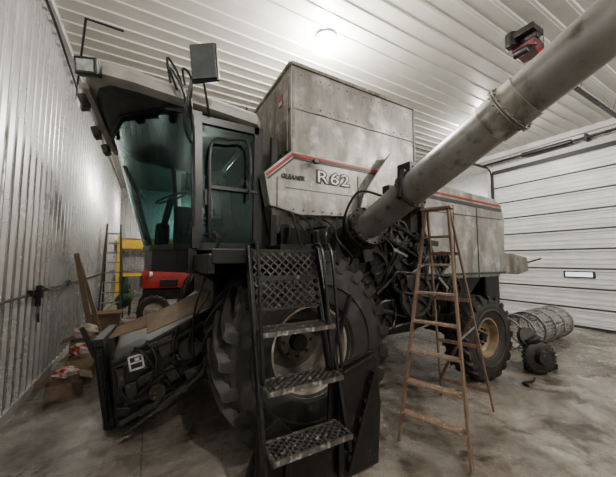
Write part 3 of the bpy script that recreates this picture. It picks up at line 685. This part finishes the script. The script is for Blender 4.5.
x,y,dd=b.frame(axp)
for i in range(24):
    a=2*math.pi*i/24;o=(x*math.cos(a)+y*math.sin(a));b.bar(V(c0)+o*.23-dd*.015,V(c0)+o*.262-dd*.015,.03,.06,dd)
b.done('gear','mech2',parent=E,smooth=True)
b=B();b.box((5.78,2.5,.16),(.34,.3,.3),(0,0,25));b.cyl((5.7,2.45,.3),(5.62,2.5,.56),.12,.16);b.box((5.95,2.38,.06),(.3,.14,.1),(0,0,-15));b.done('housing','mech',parent=E,bevel=.02)
b=B();b.lathe((5.6,2.5,.55),(-.5,-1,.5),[(0,-.04),(.15,-.04),(.17,0),(.15,.04),(0,.04)],24);b.done('pulley','mech2',parent=E,smooth=True)
b=B();b.tube([(5.3,2.3,.02),(5.12,2.25,.02),(4.95,2.3,.02),(4.9,2.2,.02)],.015,6,4);b.done('metal_rod','mech',label='thin dark metal rod on the floor',cat='metal rod')

# garage door opener + rail
GX,GY=4.98,2.0
G=empty('door_opener',(GX,GY,5.0),'dark maroon ceiling-mounted garage door opener with chain rail','door opener')
b=B();b.box((GX,GY,5.08),(.34,.28,.18));b.box((GX-.15,GY-.08,5.05),(.08,.2,.12));b.done('housing','maroon',parent=G,bevel=.02)
b=B();b.box((GX-.15,GY-.05,5.22),(.32,.32,.09));b.cyl((GX-.25,GY+.1,5.09),(GX-.25,GY+.1,5.30),.08);b.box((GX+.2,GY,5.16),(.1,.2,.2));b.cyl((GX-.12,GY-.2,5.16),(GX-.12,GY+.15,5.16),.07);b.cyl((GX-.2,GY-.1,4.97),(GX-.2,GY+.1,4.97),.06);b.done('motor','mech',parent=G,bevel=.01)
b=B();b.bar((GX+.2,GY,5.0),(XR-.36,GY,5.0),.06,.05);b.done('chain_rail','mech2',parent=G)
for x,y in((GX-.15,GY-.15),(GX+.15,GY+.15),(GX-.15,GY+.15),(GX+.15,GY-.15)):
    B().bar((x,y,5.05),(x,y,H-.03),.025,.01).done('hanger','alu',parent=G)
for x in(6.9,8.6):
    for s in(-1,1):B().bar((x,GY,5.0),(x,GY+s*.12,H-.03),.03,.01).done('hanger','alu',parent=G)
b=B();b.tube([(GX-.08,GY-.14,4.99),(GX-.1,GY-.2,4.84),(GX-.06,GY-.18,4.97)],.01,6,5);b.done('pull_cord','red',parent=G)
for yy in(DY1+.04,DY0-.04):
    b=B();b.bar((XR-.3,yy,5.02),(6.0,yy,5.1),.04,.07);b.tube([(XR-.3,yy,5.02),(XR-.12,yy,4.92),(XR-.07,yy,4.7),(XR-.07,yy,4.4)],.025,6,5);b.bar((XR-.07,yy,4.45),(XR-.07,yy,.05),.05,.04)
    for x in(6.2,8.2):b.bar((x,yy,5.08),(x,yy,H-.02),.03,.01)
    b.done('door_track','mech',label='dark overhead door track',cat='door track',group='overhead door tracks')
b=B();b.cyl((XR-.20,DY0-.2,5.16),(XR-.20,DY1+.2,5.16),.035);b.cyl((XR-.20,.6,5.16),(XR-.20,1.7,5.16),.07);b.cyl((XR-.20,3.2,5.16),(XR-.20,4.4,5.16),.07);b.bar((XR-.02,2.9,5.16),(XR-.24,2.9,5.16),.05,.2)
b.done('torsion_spring','mech',label='black torsion spring shaft above the overhead door',cat='door hardware')

# left wall pipes
AX=XL+.075
b=B();b.tube([(AX,-1,1.40),(AX,15,1.40)],.016,8,1)
for y in(2,4,6,8,10,12):b.box((AX-.008,y,1.40),(.036,.05,.05))
b.box((AX+.02,5.25,1.39),(.08,.1,.12));b.cyl((AX+.02,5.25,1.22),(AX+.02,5.25,1.5),.03);b.box((AX+.01,5.0,1.42),(.06,.08,.08));b.tube([(AX+.02,5.25,1.25),(AX+.04,5.2,1.1),(AX+.02,5.32,1.0)],.014,6,4)
b.box((AX+.01,6.9,1.42),(.05,.12,.1));b.tube([(AX+.02,5.3,1.5),(AX+.03,5.6,1.42),(AX+.03,6.2,1.36),(AX+.02,6.9,1.45)],.012,6,5)
b.done('air_line','hose',label='thin dark air pipe with a valve along the wall',cat='pipe')
b=B();b.tube([(XL+.08,3.6,5.33),(XL+.08,5.2,5.3),(XL+.08,6.7,5.12)],.02,8,1);b.tube([(XL+.08,6.7,5.2),(XL+.08,6.7,4.9)],.014,8,1);b.tube([(XL+.08,6.7,5.15),(-.95,5.04,5.40),(-.48,5.05,5.40)],.018,8,1)
b.done('gas_pipe','mech',label='dark pipe running along the wall up to the ceiling',cat='pipe')

# junk by wall
def obox(c,s,rz_,lab,mt='dcard'):
    b=B();c=V(c);R=Matrix.Rotation(math.radians(rz_),3,'Z')
    b.box(c+V((0,0,s[2]/2)),(s[0],s[1],s[2]),R)
    o=b.done('cardboard_box',mt,label=lab,cat='box',bevel=.004)
    WP[o.name]=V(o.location)
    ww=s[0]*.40
    for sg in(-1,1):
        b=B();b.box(c+R@V((sg*(s[0]/2+ww*.2),0,s[2]+.03)),(ww,s[1]*.95,.006),R@Euler((0,math.radians(sg*22),0)).to_matrix());b.done('flap',mt,parent=o)
    return o
obox((-.98,5.25,0),(.40,.36,.18),12,'flat open brown cardboard box on the floor by the wall')
obox((-.86,5.85,0),(.38,.36,.30),-8,'brown cardboard box on the floor by the wall','card')
obox((-.92,6.40,0),(.44,.42,.46),6,'taller brown cardboard box on the floor by the wall')
def bag(c,s,mt,lab,seed):
    random.seed(seed);bm=bmesh.new();bmesh.ops.create_icosphere(bm,subdivisions=4,radius=1)
    for v in bm.verts:
        p=v.co.copy()
        k=1+.14*math.sin(p.x*5+seed)*math.cos(p.y*4)+.09*math.sin(p.z*9+p.x*7+seed*2)+.06*math.cos(p.y*13-p.x*6)
        v.co=V((p.x*s[0]*k,p.y*s[1]*k,max(-.75,p.z)*s[2]*k))
        v.co+=V(c)
    b=B();b.bm.free();b.bm=bm;b.done('bag',mt,label=lab,cat='bag',smooth=False)
bag((-.99,5.25,.28),(.14,.13,.06),'bagred','small crumpled red and white bag on a low cardboard box',3)
bag((-.88,5.85,.43),(.16,.14,.09),'bagred','crumpled red and white bag on a cardboard box',5)
bag((-.94,6.40,.60),(.17,.15,.11),'bag','crumpled pale bag on a tall cardboard box',8)
b=B();b.bar((-.86,7.0,.0),(-1.26,7.1,1.98),.09,.03,(0,1,0));b.done('leaning_board','dplank',label='brown board leaning against the wall',cat='board')
b=B();b.bar((-.72,7.25,.0),(-1.26,7.45,1.8),.07,.03,(0,1,0));b.done('leaning_board','dplank',label='narrow brown board leaning against the wall',cat='board')
b=B();b.box((-.85,8.2,.3),(.6,.5,.6));b.box((-.85,7.94,.3),(.5,.02,.5));b.box((-.85,8.2,.62),(.64,.54,.04));b.done('wooden_crate','dplank',label='brown wooden crate standing by the wall',cat='crate')

# red tractor
ox=.05
TR=empty('tractor',(.9,10.0,0),'small old red farm tractor with black tires','tractor')
def tw(x,y,R,W,nm):
    b=B();b.lathe((x,y,R),(0,1,0),[(R*.6,-.4*W),(R*.8,-.5*W),(R*.95,-.45*W),(R,-.2*W),(R,.2*W),(R*.95,.45*W),(R*.8,.5*W),(R*.6,.4*W)],32)
    for i in range(18):
        a=i*2*math.pi/18;b.box((x+math.cos(a)*R*.99,y,R+math.sin(a)*R*.99),(.03,W*.8,.04),(0,-math.degrees(a),0))
    t=b.done(nm,'rubber',parent=TR,smooth=True)
    b=B();b.lathe((x,y,R),(0,1,0),[(R*.6,-.4*W),(R*.55,-.1*W),(R*.2,-.15*W),(R*.18,-.4*W),(0,-.42*W)],24);b.done('rim','rimw',parent=t,smooth=True)
ty=-1.2
tw(ox+.1,10.4+ty,.42,.22,'front_wheel');tw(ox+.1,12.0+ty,.42,.22,'front_wheel');tw(ox+1.9,10.4+ty,.78,.38,'rear_wheel');tw(ox+1.9,12.3+ty,.78,.38,'rear_wheel')
# rounded hood with tapered nose
rings=[]
for xx,zt_,hw,zb_ in((ox-.24,1.42,.16,1.02),(ox-.20,1.52,.21,1.0),(ox-.05,1.58,.25,1.0),(ox+.6,1.63,.27,1.0),(ox+1.25,1.68,.29,1.0)):
    yc=11.3+ty;r=[]
    for (fy,fz) in((-1,0),(-1,.6),(-.85,.85),(-.45,.98),(0,1.0),(.45,.98),(.85,.85),(1,.6),(1,0)):
        r.append(V((xx,yc+fy*hw,zb_+fz*(zt_-zb_))))
    rings.append(r)
b=B();b.loft(rings);b.done('hood','tred',parent=TR,smooth=True)
b=B()
b.box((ox-.25,11.3+ty,1.20),(.03,.30,.34))
for k in range(6):b.box((ox-.27,11.3+ty,1.06+k*.055),(.02,.28,.016))
b.done('grille','mech2',parent=TR)
for s in(-1,1):
    b=B();b.lathe((ox+.0,11.3+ty+s*.36,1.42),(-1,0,0),[(0,-.06),(.07,-.04),(.085,.03),(.07,.045),(0,.05)],18);b.done('headlight','white',parent=TR,smooth=True)
b=B();b.box((ox+.6,11.32+ty,.80),(1.6,.36,.35));b.box((ox+.1,11.2+ty,.5),(.12,1.4,.1));b.box((ox+1.9,11.32+ty,.8),(.6,1.5,.4));b.cyl((ox+.5,11.3+ty,1.5),(ox+.5,11.3+ty,2.05),.035);b.box((ox+.5,11.02+ty,1.15),(.5,.06,.22));b.bar((ox+.1,10.45+ty,.5),(ox+.2,11.2+ty,.85),.07,.07);b.done('chassis','mech',parent=TR,bevel=.02)
b=B();b.box((ox+1.75,11.32+ty,1.35),(.4,.45,.08));b.box((ox+1.95,11.32+ty,1.55),(.06,.45,.35));b.done('seat','seat',parent=TR,bevel=.03)
b=B();b.lathe((ox+1.25,11.32+ty,1.9),(-.6,0,1),[(.19,-.012),(.205,0),(.19,.012),(.175,0)],24,True);b.cyl((ox+1.1,11.32+ty,1.55),(ox+1.25,11.32+ty,1.9),.02);b.done('steering_wheel','hose',parent=TR,smooth=True)
for yy in(10.4+ty,12.3+ty):
    b=B();b.tube([(ox+1.1,yy,1.1),(ox+1.4,yy,1.55),(ox+1.9,yy,1.70),(ox+2.4,yy,1.55)],.05,8,5);b.box((ox+1.9,yy,1.64),(.7,.4,.03));b.done('fender','tred',parent=TR,bevel=.01)
b=B()
b.cyl((-.70,11.25,.52),(-.70,12.0,.52),.24,n=24);b.lathe((-.70,11.25,.52),(0,-1,0),[(.24,0),(.2,.07),(.1,.11),(0,.12)],24)
b.box((-.70,11.6,.79),(.3,.5,.05));b.box((-.70,11.45,.93),(.22,.22,.24));b.cyl((-.70,11.45,1.05),(-.70,11.45,1.3),.08,n=16);b.cyl((-.55,11.75,.95),(-.85,11.75,.95),.1,n=16)
for x in(-.86,-.54):
    for y in(11.35,11.9):b.box((x,y,.16),(.05,.05,.32))
b.done('air_compressor','green',label='dark green air compressor with tank standing against the wall',cat='compressor',bevel=.01)
AL=empty('aluminium_ladder',(-.95,10.6,0),'bare aluminium step ladder standing by the back of the shop','ladder')
a0,a1=V((-1.25,10.2,0)),V((-.70,10.2,0));t0,t1=V((-1.17,10.6,2.95)),V((-.82,10.6,2.95))
for p,q,w_ in((a0,t0,.09),(a1,t1,.09),(V((-1.25,11.1,0)),t0,.05),(V((-.70,11.1,0)),t1,.05)):
    B().bar(p,q,.045,w_,(0,1,0)).done('rail','mech2',parent=AL)
for i in range(1,10):
    k=i/10;b=B();b.bar(a0.lerp(t0,k),a1.lerp(t1,k),.08,.04);b.done('step','alu',parent=AL)
SC=empty('scaffold',(0,15.2,0),'yellow steel scaffold rack with decking','scaffold')
b=B()
for x in(-1.2,.6,2.4):
    for y in(14.9,15.7):b.bar((x,y,0),(x,y,2.9),.09,.09)
for y in(14.9,15.7):b.bar((-1.25,y,2.55),(2.4,y,2.55),.08,.40);b.bar((-1.25,y,1.2),(2.4,y,1.2),.06,.12)
b.done('frame','yellow',parent=SC)
b=B();b.box((.6,15.3,2.78),(3.5,.9,.05));b.box((.6,15.3,1.29),(3.5,.9,.05));b.done('deck','plank',parent=SC)

# ---------------------------------------------------------------- camera
cam=bpy.data.cameras.new('camera');cam.sensor_width=36;cam.lens=36*285/616;cam.clip_start=.05
co=bpy.data.objects.new('camera',cam);COL.objects.link(co);co.location=(0,0,1.85)
co.rotation_euler=(math.radians(90+4.3),0,math.radians(-29.0))
scene.camera=co
